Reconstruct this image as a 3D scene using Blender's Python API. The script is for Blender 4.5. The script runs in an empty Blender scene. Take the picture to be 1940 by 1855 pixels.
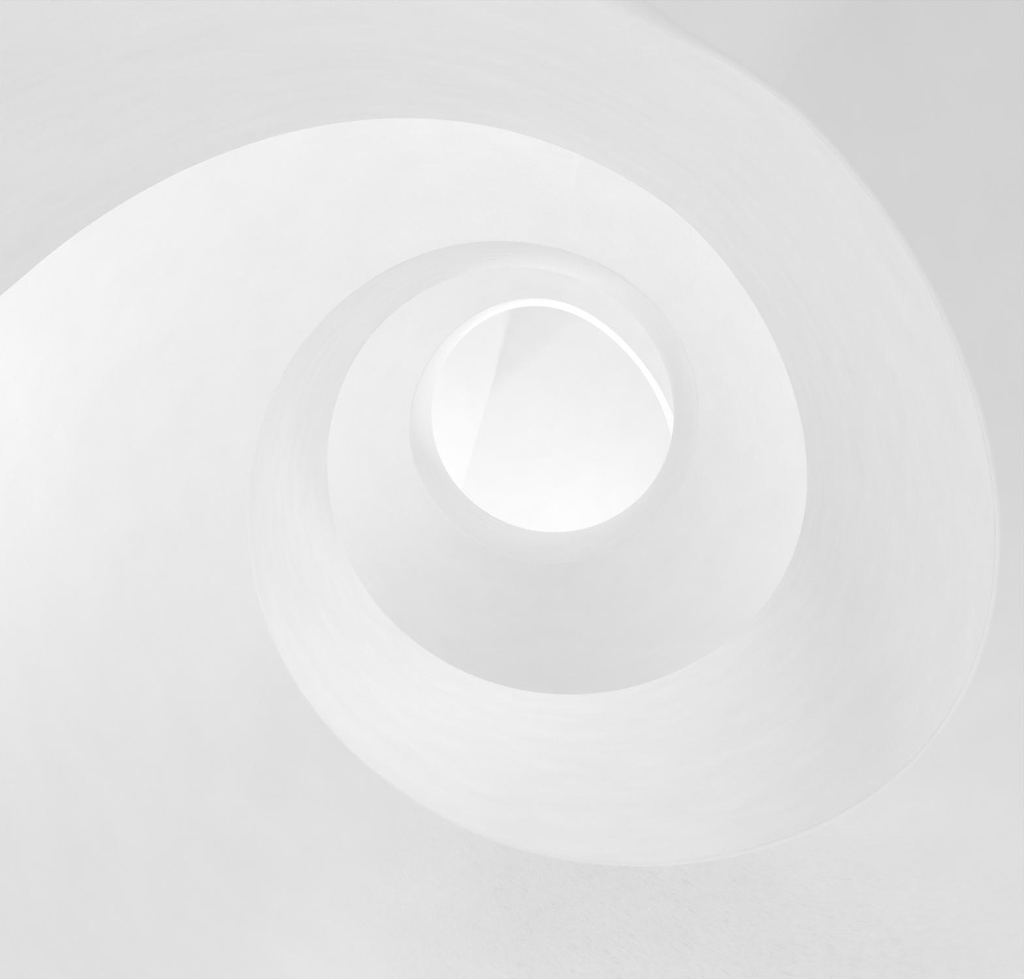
import bpy, math
import numpy as np
from mathutils import Vector

# ------------------------------------------------------------------ camera
# Z is up.  The photographer stands under the stairwell and points the camera
# straight up at it; +X is the right and +Y the bottom of the photograph.
sc = bpy.context.scene
W, H = 1940.0, 1855.0
FPX, PX, PY = 1515.0, 1073.69, 645.02
cam_data = bpy.data.cameras.new('camera')
cam = bpy.data.objects.new('camera', cam_data)
sc.collection.objects.link(cam)
cam.location = (0, 0, 0)
cam.rotation_euler = (math.pi, 0, 0)
cam_data.sensor_fit = 'HORIZONTAL'
cam_data.sensor_width = 36.0
cam_data.lens = FPX / W * 36.0
cam_data.shift_x = -(PX - W / 2) / W
cam_data.shift_y = (PY - H / 2) / W
cam_data.clip_start = 0.02
cam_data.clip_end = 300
sc.camera = cam

# ------------------------------------------------------------------ light
BASE = 0.0
# brighter parts of the surroundings: direction, sharpness, strength
LOBES = [
    ((0.0, 0.996, -0.087), 6.0, 1.1438),
    ((-0.704, 0.704, -0.087), 6.0, 1.267),
    ((-0.704, -0.704, -0.087), 6.0, 0.9113),
    ((0.704, -0.704, -0.087), 6.0, 1.2313),
    ((0.707, 0.0, -0.707), 6.0, 1.4409),
    ((-0.354, -0.612, -0.707), 6.0, 1.7496),
    ((0.433, 0.75, 0.5), 6.0, 1.4032),
    ((-0.866, 0.0, 0.5), 6.0, 0.9938),
    ((0.433, -0.75, 0.5), 6.0, 1.0256),
]
# unseen fill lamps added to fit the brightness, inferred left window included: location, aim, size, watts
AREAS = [
    ((-4.2, 0.2, 2.6), (-1.6, 0.6, 3.4), 1.6, 18.34),
    ((-0.6, 3.4, 0.2), (1.0, 1.2, 2.2), 1.2, 19.86),
    ((0.6, -3.6, 3.4), (0.3, -0.8, 4.8), 1.4, 28.62),
    ((3.8, -0.4, 4.0), (1.0, 0.2, 5.2), 1.4, 30.47),
    ((-4.2, 1.0, 5.0), (-1.4, 0.6, 5.8), 1.4, 16.13),
    ((-2.5, -1.5, 1.2), (0.6, -0.6, 1.2), 1.0, 24.02),
    ((3.0, 3.0, 3.2), (0.8, 0.8, 5), 1.4, 19.09),
    ((-4.2, 1.4, 1.6), (-1.8, 1.6, 3.0), 1.6, 10.01),
    ((-3.4, 2.4, 9.3), (-0.6, 0.6, 9.8), 1.6, 23.77),
    ((0.8, 4.0, 8.9), (-0.2, -0.4, 7.8), 1.2, 57.88),
]
EXPOSURE = 0.0

world = bpy.data.worlds.new('sky')
sc.world = world
world.use_nodes = True
nt = world.node_tree
nt.nodes.clear()
tc = nt.nodes.new('ShaderNodeTexCoord')
acc = None
for d, p, s in LOBES:
    v = Vector(d).normalized()
    dot = nt.nodes.new('ShaderNodeVectorMath'); dot.operation = 'DOT_PRODUCT'
    nt.links.new(tc.outputs['Generated'], dot.inputs[0]); dot.inputs[1].default_value = v
    mx = nt.nodes.new('ShaderNodeMath'); mx.operation = 'MAXIMUM'; mx.inputs[1].default_value = 0
    nt.links.new(dot.outputs['Value'], mx.inputs[0])
    pw = nt.nodes.new('ShaderNodeMath'); pw.operation = 'POWER'; pw.inputs[1].default_value = p
    nt.links.new(mx.outputs[0], pw.inputs[0])
    ma = nt.nodes.new('ShaderNodeMath'); ma.operation = 'MULTIPLY_ADD'
    nt.links.new(pw.outputs[0], ma.inputs[0]); ma.inputs[1].default_value = s
    if acc is None: ma.inputs[2].default_value = BASE
    else: nt.links.new(acc, ma.inputs[2])
    acc = ma.outputs[0]
bg = nt.nodes.new('ShaderNodeBackground'); bg.inputs['Color'].default_value = (1, 1, 1, 1)
out = nt.nodes.new('ShaderNodeOutputWorld')
nt.links.new(acc, bg.inputs['Strength']); nt.links.new(bg.outputs[0], out.inputs['Surface'])

for k, (loc, aim, size, watts) in enumerate(AREAS):
    ld = bpy.data.lights.new('fitted_fill_light', 'AREA'); ld.shape = 'SQUARE'; ld.size = size; ld.energy = watts
    lo = bpy.data.objects.new('fitted_fill_light', ld); sc.collection.objects.link(lo)
    lo.location = loc
    lo.rotation_euler = (Vector(aim) - Vector(loc)).to_track_quat('-Z', 'Y').to_euler()

vs = sc.view_settings
vs.view_transform = 'Standard'; vs.look = 'None'; vs.gamma = 1.0; vs.exposure = EXPOSURE
vs.use_curve_mapping = False
sc.cycles.max_bounces = 16; sc.cycles.diffuse_bounces = 12
sc.cycles.use_denoising = True

# ------------------------------------------------------------------ materials
def plaster(name, albedo, stretch, bump, fine, rough=.75, var=.012, patch=None):
    """Painted plaster; UV = metres along the stair / metres up or outward."""
    m = bpy.data.materials.new(name); m.use_nodes = True
    n = m.node_tree; n.nodes.clear()
    o = n.nodes.new('ShaderNodeOutputMaterial'); b = n.nodes.new('ShaderNodeBsdfPrincipled')
    n.links.new(b.outputs[0], o.inputs[0])
    b.inputs['Roughness'].default_value = rough
    b.inputs['Specular IOR Level'].default_value = .25
    uv = n.nodes.new('ShaderNodeTexCoord')
    mp = n.nodes.new('ShaderNodeMapping'); mp.inputs['Scale'].default_value = stretch
    n.links.new(uv.outputs['UV'], mp.inputs['Vector'])
    t1 = n.nodes.new('ShaderNodeTexNoise'); t1.inputs['Scale'].default_value = 5; t1.inputs['Detail'].default_value = 8; t1.inputs['Roughness'].default_value = .62
    n.links.new(mp.outputs[0], t1.inputs['Vector'])
    t2 = n.nodes.new('ShaderNodeTexNoise'); t2.inputs['Scale'].default_value = fine; t2.inputs['Detail'].default_value = 5; t2.inputs['Roughness'].default_value = .6
    n.links.new(uv.outputs['UV'], t2.inputs['Vector'])
    bp1 = n.nodes.new('ShaderNodeBump'); bp1.inputs['Strength'].default_value = 1; bp1.inputs['Distance'].default_value = bump
    n.links.new(t1.outputs['Fac'], bp1.inputs['Height'])
    bp2 = n.nodes.new('ShaderNodeBump'); bp2.inputs['Strength'].default_value = 1; bp2.inputs['Distance'].default_value = bump * .12
    n.links.new(t2.outputs['Fac'], bp2.inputs['Height']); n.links.new(bp1.outputs[0], bp2.inputs['Normal'])
    n.links.new(bp2.outputs[0], b.inputs['Normal'])
    last = bp2.outputs[0]
    if patch:   # a coarse, scratchy area of render; patch = (u, v, radius)
        ds = n.nodes.new('ShaderNodeVectorMath'); ds.operation = 'DISTANCE'; ds.inputs[1].default_value = (patch[0], patch[1], 0)
        n.links.new(uv.outputs['UV'], ds.inputs[0])
        mk = n.nodes.new('ShaderNodeMapRange'); mk.interpolation_type = 'SMOOTHSTEP'
        mk.inputs['From Min'].default_value = patch[2]; mk.inputs['From Max'].default_value = patch[2] * .15
        mk.inputs['To Min'].default_value = 0; mk.inputs['To Max'].default_value = 1
        n.links.new(ds.outputs['Value'], mk.inputs['Value'])
        m0 = n.nodes.new('ShaderNodeMapping'); m0.inputs['Rotation'].default_value = (0, 0, -.78)
        n.links.new(uv.outputs['UV'], m0.inputs['Vector'])
        mr = n.nodes.new('ShaderNodeMapping'); mr.inputs['Scale'].default_value = (24, 52, 1)
        n.links.new(m0.outputs[0], mr.inputs['Vector'])
        t3 = n.nodes.new('ShaderNodeTexNoise'); t3.inputs['Scale'].default_value = 1.0; t3.inputs['Detail'].default_value = 5; t3.inputs['Roughness'].default_value = .65
        n.links.new(mr.outputs[0], t3.inputs['Vector'])
        mm = n.nodes.new('ShaderNodeMath'); mm.operation = 'MULTIPLY'
        n.links.new(t3.outputs['Fac'], mm.inputs[0]); n.links.new(mk.outputs[0], mm.inputs[1])
        bp3 = n.nodes.new('ShaderNodeBump'); bp3.inputs['Distance'].default_value = .014
        n.links.new(mm.outputs[0], bp3.inputs['Height']); n.links.new(last, bp3.inputs['Normal'])
        last = bp3.outputs[0]
        n.links.new(last, b.inputs['Normal'])
    cr = n.nodes.new('ShaderNodeMapRange')
    cr.inputs['From Min'].default_value = .3; cr.inputs['From Max'].default_value = .7
    cr.inputs['To Min'].default_value = albedo - var; cr.inputs['To Max'].default_value = albedo + var
    n.links.new(t1.outputs['Fac'], cr.inputs['Value'])
    cc = n.nodes.new('ShaderNodeCombineColor'); shade = cr.outputs[0]
    if patch:   # low spots of the scratch noise are slightly darker grey
        d1 = n.nodes.new('ShaderNodeMapRange'); d1.inputs['From Min'].default_value = .42; d1.inputs['From Max'].default_value = .30
        d1.inputs['To Min'].default_value = 0; d1.inputs['To Max'].default_value = .05
        n.links.new(t3.outputs['Fac'], d1.inputs['Value'])
        d2 = n.nodes.new('ShaderNodeMath'); d2.operation = 'MULTIPLY'; n.links.new(d1.outputs[0], d2.inputs[0]); n.links.new(mk.outputs[0], d2.inputs[1])
        d3 = n.nodes.new('ShaderNodeMath'); d3.operation = 'SUBTRACT'; n.links.new(shade, d3.inputs[0]); n.links.new(d2.outputs[0], d3.inputs[1])
        shade = d3.outputs[0]
    for i in range(3): n.links.new(shade, cc.inputs[i])
    n.links.new(cc.outputs[0], b.inputs['Base Color'])
    return m
M_FACE = plaster('trowelled_white_plaster', .80, (.7, 2.6, 1), .006, 60, var=.018)
M_SOFFIT = plaster('painted_white_plaster', .80, (.8, 1.1, 1), .006, 70, var=.015)
M_ROUGH = plaster('rough_white_plaster', .80, (.8, 1.1, 1), .006, 70, var=.015, patch=(1.6, -.35, 1.15))
M_CEIL = plaster('painted_white_ceiling', .87, (.6, .6, 1), .002, 25)
M_WALL = plaster('white_wall_lit_tone', .92, (.6, .6, 1), .002, 25)  # lighter than the ceiling: the facet's stronger light is put into its colour

# ------------------------------------------------------------------ the helix
AX = (-.2185, .5529)          # axis of the stair
Z0, K, HP = 1.64, .5225, 1.1  # start height, rise per radian, parapet height
P0, P1 = -1.035, 10.95         # where the flight leaves the lower and meets the upper landing
def softp(x, s):
    t = x / s
    return s * t if t > 30 else s * math.log1p(math.exp(t))
def z_under(p): return Z0 + K * (P0 + softp(p - P0, .03) - softp(p - P1, .12))
RA = [1.0399, 1.0253, 1.0235, 1.0296, 1.0447, 1.0661, 1.0888, 1.1032, 1.0996, 1.076, 1.045, 1.0177, 0.9987, 0.9878, 0.9829, 0.9841, 0.9921, 1.0063, 1.0237, 1.0402, 1.0543, 1.0671, 1.0787, 1.0873, 1.091, 1.0893, 1.0849, 1.0779, 1.0685, 1.0573, 1.0473, 1.0407, 1.038, 1.0376, 1.0364, 1.0324, 1.0269, 1.0228, 1.021, 1.0198, 1.0175, 1.0154, 1.0163, 1.0215, 1.0294, 1.0371, 1.0427, 1.0471, 1.0532, 1.0623, 1.0716, 1.0755, 1.07, 1.0554, 1.0358, 1.0158, 0.9983, 0.9836, 0.9712, 0.96, 0.9486, 0.936, 0.9224, 0.9106, 0.9049, 0.911, 0.9351, 0.9821, 1.0557, 1.1574, 1.2873, 1.4453]
RB = [1.5579, 1.4543, 1.3677, 1.2981, 1.2417, 1.1927, 1.1474, 1.1045, 1.0667, 1.0377, 1.0205, 1.0128, 1.0135, 1.0228, 1.0356, 1.0426, 1.0382, 1.0252, 1.0108, 1.0004, 0.9953, 0.9945, 0.9981, 1.0059, 1.0176, 1.0317, 1.0465, 1.06, 1.0712, 1.0802, 1.0877, 1.0927, 1.0928, 1.0865, 1.0743, 1.0593, 1.0443, 1.0306, 1.0184, 1.0078, 0.9994, 0.9944, 0.9936, 0.9977, 1.0065, 1.019, 1.0334, 1.0473, 1.0587, 1.0666, 1.0717, 1.0753, 1.0784, 1.081, 1.0832, 1.0855, 1.0883, 1.0906, 1.091, 1.0881, 1.0806, 1.068, 1.051, 1.031, 1.0096, 0.9883, 0.9678, 0.9479, 0.9281, 0.9085, 0.8909, 0.8789, 0.8773, 0.8908, 0.9237, 0.9795, 1.0615, 1.1719, 1.3119, 1.4819, 1.6817]
def cat(tab, g0, p, step=.2):
    n = len(tab); t = (p - g0) / step; i = int(max(0, min(n - 2, math.floor(t)))); u = max(0., min(1., t - i))
    w = (-.5*u**3+u*u-.5*u, 1.5*u**3-2.5*u*u+1, -1.5*u**3+2*u*u+.5*u, .5*u**3-.5*u*u)
    return sum(tab[min(max(j, 0), n - 1)] * ww for j, ww in zip(range(i - 1, i + 3), w))
def r_top(p): return cat(RB, -2.8, p)
def r_bot(p):
    if p < -1.2: return r_top(p) + (cat(RA, -1.2, -1.2) - r_top(-1.2)) * math.exp((p + 1.2) * 2)
    return cat(RA, -1.2, p)
END0, END1 = -2.75, 12.95      # past these the landings run off straight
STEP = math.radians(1.5)

def stations(a, b):
    """list of (s, bottom point, top point, outward dir, z) along the well"""
    out = []
    n = max(2, int(math.ceil((b - a) / STEP)))
    for i in range(n + 1):
        p = a + (b - a) * i / n
        d = Vector((math.cos(p), math.sin(p)))
        out.append((p, Vector(AX) + d * r_bot(p), Vector(AX) + d * r_top(p), d, z_under(p)))
    return out
def straight(end, sign, length):
    """the landing's straight edge beyond the curved well"""
    a, b = (stations(END0, END0 + .02) if sign < 0 else stations(END1 - .02, END1))[::len(stations(0, .02)) - 1][:2]
    base, nxt = (a, b) if sign < 0 else (b, a)
    tb = (base[1] - nxt[1]).normalized(); tt = (base[2] - nxt[2]).normalized()
    t = (tb + tt).normalized()
    out = []
    for i in range(1, 9):
        l = length * i / 8
        out.append((base[0] + sign * l, base[1] + t * l, base[2] + t * l, base[3], base[4]))
    return out[::-1] if sign < 0 else out

def build(name, sts, profile, mat, parent, label=None):
    """sweep a closed profile; profile(st) -> list of (x, y, z, v)"""
    rings = [profile(s) for s in sts]
    n = len(rings[0]); verts = [q[:3] for r in rings for q in r]; faces = []; uvs = []
    u = [0.0]
    for a, b in zip(rings, rings[1:]):
        u.append(u[-1] + (Vector(b[0][:3]) - Vector(a[0][:3])).length)
    off = sts[0][0] * 1.05
    for i in range(len(rings) - 1):
        for j in range(n):
            k = (j + 1) % n
            faces.append((i*n+j, i*n+k, (i+1)*n+k, (i+1)*n+j))
            vj = rings[i][j][3]; vk = rings[i][k][3] if k else rings[i][j][3] + .1
            uvs += [(u[i]+off, vj), (u[i]+off, vk), (u[i+1]+off, vk), (u[i+1]+off, vj)]
    for ring, rev in ((0, False), (len(rings) - 1, True)):
        idx = [ring*n+j for j in range(n)]
        if not rev: idx = idx[::-1]
        faces.append(idx); uvs += [(0, 0)] * n
    me = bpy.data.meshes.new(name); me.from_pydata(verts, [], faces); me.update()
    uvl = me.uv_layers.new(name='UVMap')
    uvl.data.foreach_set('uv', np.array(uvs, dtype=np.float32).ravel())
    me.polygons.foreach_set('use_smooth', [True] * len(me.polygons))
    me.set_sharp_from_angle(angle=math.radians(38))
    me.materials.append(mat)
    o = bpy.data.objects.new(name, me); sc.collection.objects.link(o)
    o.parent = parent
    if label: o['label'] = label
    return o

TH = .12     # parapet thickness
def bead(p):
    """rounded lower arris: width, height, lean; softer along the landing"""
    l = 1 - smooth01((p + 1.45) / .35)
    return .007 + .025 * l, .010 + .036 * l, .0
def smooth01(x):
    x = max(0., min(1., x)); return x * x * (3 - 2 * x)
NV = 14
def parapet_profile(st):
    p, pb, pt, d, z = st
    pts = []
    bw, bh, lean = bead(p)   # lean: how far the face stands proud of the edge line
    def at(t, off, dz):   # t: 0 bottom .. 1 top
        c = pb.lerp(pt, t) + d * off
        return (c.x, c.y, z + dz)
    # underside, from outside to the rounded lower edge, then up the inner face
    pts.append(at(0, TH, .06) + (-.10,))
    pts.append(at(0, bw - lean, .03) + (-.02,))
    for k in range(0, 8):
        a = math.pi / 2 * k / 8
        pts.append(at(0, bw - lean - bw * math.sin(a), bh * (1 - math.cos(a))) + (-.012 + bh * (1 - math.cos(a)),))
    t0 = bh / HP
    for k in range(NV + 1):
        t = t0 + (1 - t0 - .006) * k / NV
        pts.append(at(t, -lean * (1 - t) / (1 - t0), t * HP) + (t * HP,))
    pts.append(at(1, .006, HP) + (HP + .01,))
    pts.append(at(1, TH, HP) + (HP + .12,))
    return pts
def slab_profile(width):
    def prof(st):
        p, pb, pt, d, z = st
        bw, bh, lean = bead(p)
        c0 = pb + d * (bw - lean)
        c1 = Vector(AX) + d * max(width, (pb - Vector(AX)).length + .8) if END0 <= p <= END1 else pb + d * (width - .9)
        pts = []
        N = 24
        g = 1 - smooth01((p - P0 + .07) / .09)     # the landing's underside sweeps down away from the well
        for k in range(N + 1):
            c = c0.lerp(c1, (k / N) ** 1.6); w = (c - c0).length
            pts.append((c.x, c.y, z - g * .75 * .35 * (1 - math.exp(-w / .35)), -w))
        for k in (N, 0):
            c = c0.lerp(c1, k / N); pts.append((c.x, c.y, z + .24, -(c - c0).length - .24))
        return pts[::-1]
    return prof

stair = bpy.data.objects.new('spiral_staircase', None); sc.collection.objects.link(stair)
stair.location = (0, 0, 0)
stair['label'] = 'white plastered spiral staircase with solid balustrade winding up around an open well'
stair['category'] = 'staircase'

WID = 2.55
MID = 4.9
low = straight(None, -1, 2.4) + stations(END0, P0 - .02)
f1 = stations(P0 - .02, MID)
f2 = stations(MID, P1)
top = stations(P1, END1) + straight(None, 1, 2.4)
build('balustrade', low, parapet_profile, M_FACE, stair, 'lowest stretch of balustrade, along the landing at upper left')
build('soffit', low, slab_profile(WID + .5), M_SOFFIT, stair, 'flat underside of the lower landing')
build('balustrade', f1, parapet_profile, M_FACE, stair, 'wide white inner face of the lower turn')
build('soffit', f1, slab_profile(WID), M_ROUGH, stair, 'smooth sloping underside of the lower turn')
build('balustrade', f2, parapet_profile, M_FACE, stair, 'narrower inner face of the upper turn')
build('soffit', f2, slab_profile(WID), M_SOFFIT, stair, 'smooth sloping underside of the upper turn')
build('balustrade', top, parapet_profile, M_FACE, stair, 'bright thin rim of the topmost balustrade')
build('soffit', top, slab_profile(WID + .5), M_SOFFIT, stair, 'underside of the upper landing')

# ------------------------------------------------------------------ ceiling over the well
ZC = 10.9
def at_ceiling(u, v): return Vector(((u - PX) * ZC / FPX, (v - PY) * ZC / FPX, ZC))
c0, c1 = at_ceiling(974, 584), at_ceiling(873, 930)
cd = (c1 - c0).normalized()
e0, e1 = c0 - cd * 3.2, c1 + cd * 1.6
side = Vector((-cd.y, cd.x, 0))           # towards the left of the photograph?
if side.x > 0: side = -side
EDGE = []
def ceiling_mesh():
    """ceiling plane with a shallow rise in the corner beside the crease"""
    L = (e1 - e0).length; D = 6.2; NS, ND = 60, 60
    verts, faces = [], []
    s0 = (c0 - e0).length
    for i in range(NS + 1):
        for j in range(ND + 1):
            ss = L * i / NS; dd = D * (j / ND) ** 1.8
            edge = s0 + 1.25 - 1.5 * dd                      # the rise ends along this slanting line
            q = max(0., edge - ss)
            rise = .42 * (math.sqrt(q * q + .02) - math.sqrt(.02)) * smooth01(1 - (dd - .1) / 1.3)
            if j == 0: EDGE.append((ss, min(rise, 1.2)))
            P = e0 + cd * ss - side * dd; verts.append((P.x, P.y, P.z + min(rise, 1.2)))
    n = len(verts)
    verts += [(x, y, z + .2) for x, y, z in verts]
    w = ND + 1
    for i in range(NS):
        for j in range(ND):
            a = i * w + j
            faces.append((a, a + w, a + w + 1, a + 1)); faces.append((n + a, n + a + 1, n + a + w + 1, n + a + w))
    me = bpy.data.meshes.new('ceiling'); me.from_pydata(verts, [], faces); me.update()
    uvl = me.uv_layers.new(name='UVMap')
    for lp in me.loops:
        c = me.vertices[lp.vertex_index].co; uvl.data[lp.index].uv = (c.x, c.y)
    me.polygons.foreach_set('use_smooth', [True] * len(me.polygons)); me.materials.append(M_CEIL)
    o = bpy.data.objects.new('ceiling', me); sc.collection.objects.link(o)
    o['kind'] = 'structure'; o['label'] = 'bright ceiling plane seen through the eye of the stair'
ceiling_mesh()
TILT = math.radians(38)
slope = (side * math.cos(TILT) - Vector((0, 0, 1)) * math.sin(TILT))
wv, wf = [], []
for ss, rise in EDGE:      # the slanting plane hangs from the ceiling's left edge
    p0 = e0 + cd * ss + Vector((0, 0, rise)); p1 = e0 + cd * ss + slope * 2.6
    wv += [tuple(p0), tuple(p1), tuple(p1 + Vector((-.15, 0, .2))), tuple(p0 + Vector((-.15, 0, .2)))]
for i in range(len(EDGE) - 1):
    for j in range(4):
        k = (j + 1) % 4
        wf.append((i*4+j, (i+1)*4+j, (i+1)*4+k, i*4+k))
wf += [(3, 2, 1, 0), tuple((len(EDGE) - 1) * 4 + j for j in range(4))]
me = bpy.data.meshes.new('wall_left'); me.from_pydata(wv, [], wf); me.update()
me.polygons.foreach_set('use_smooth', [True] * len(me.polygons)); me.set_sharp_from_angle(angle=math.radians(30))
uvl = me.uv_layers.new(name='UVMap')
for lp in me.loops:
    c = me.vertices[lp.vertex_index].co; uvl.data[lp.index].uv = (c.x, c.y)
me.materials.append(M_WALL)
wl = bpy.data.objects.new('wall_left', me); sc.collection.objects.link(wl)
wl['kind'] = 'structure'; wl['label'] = 'slanting white wall plane meeting the ceiling along a straight crease'
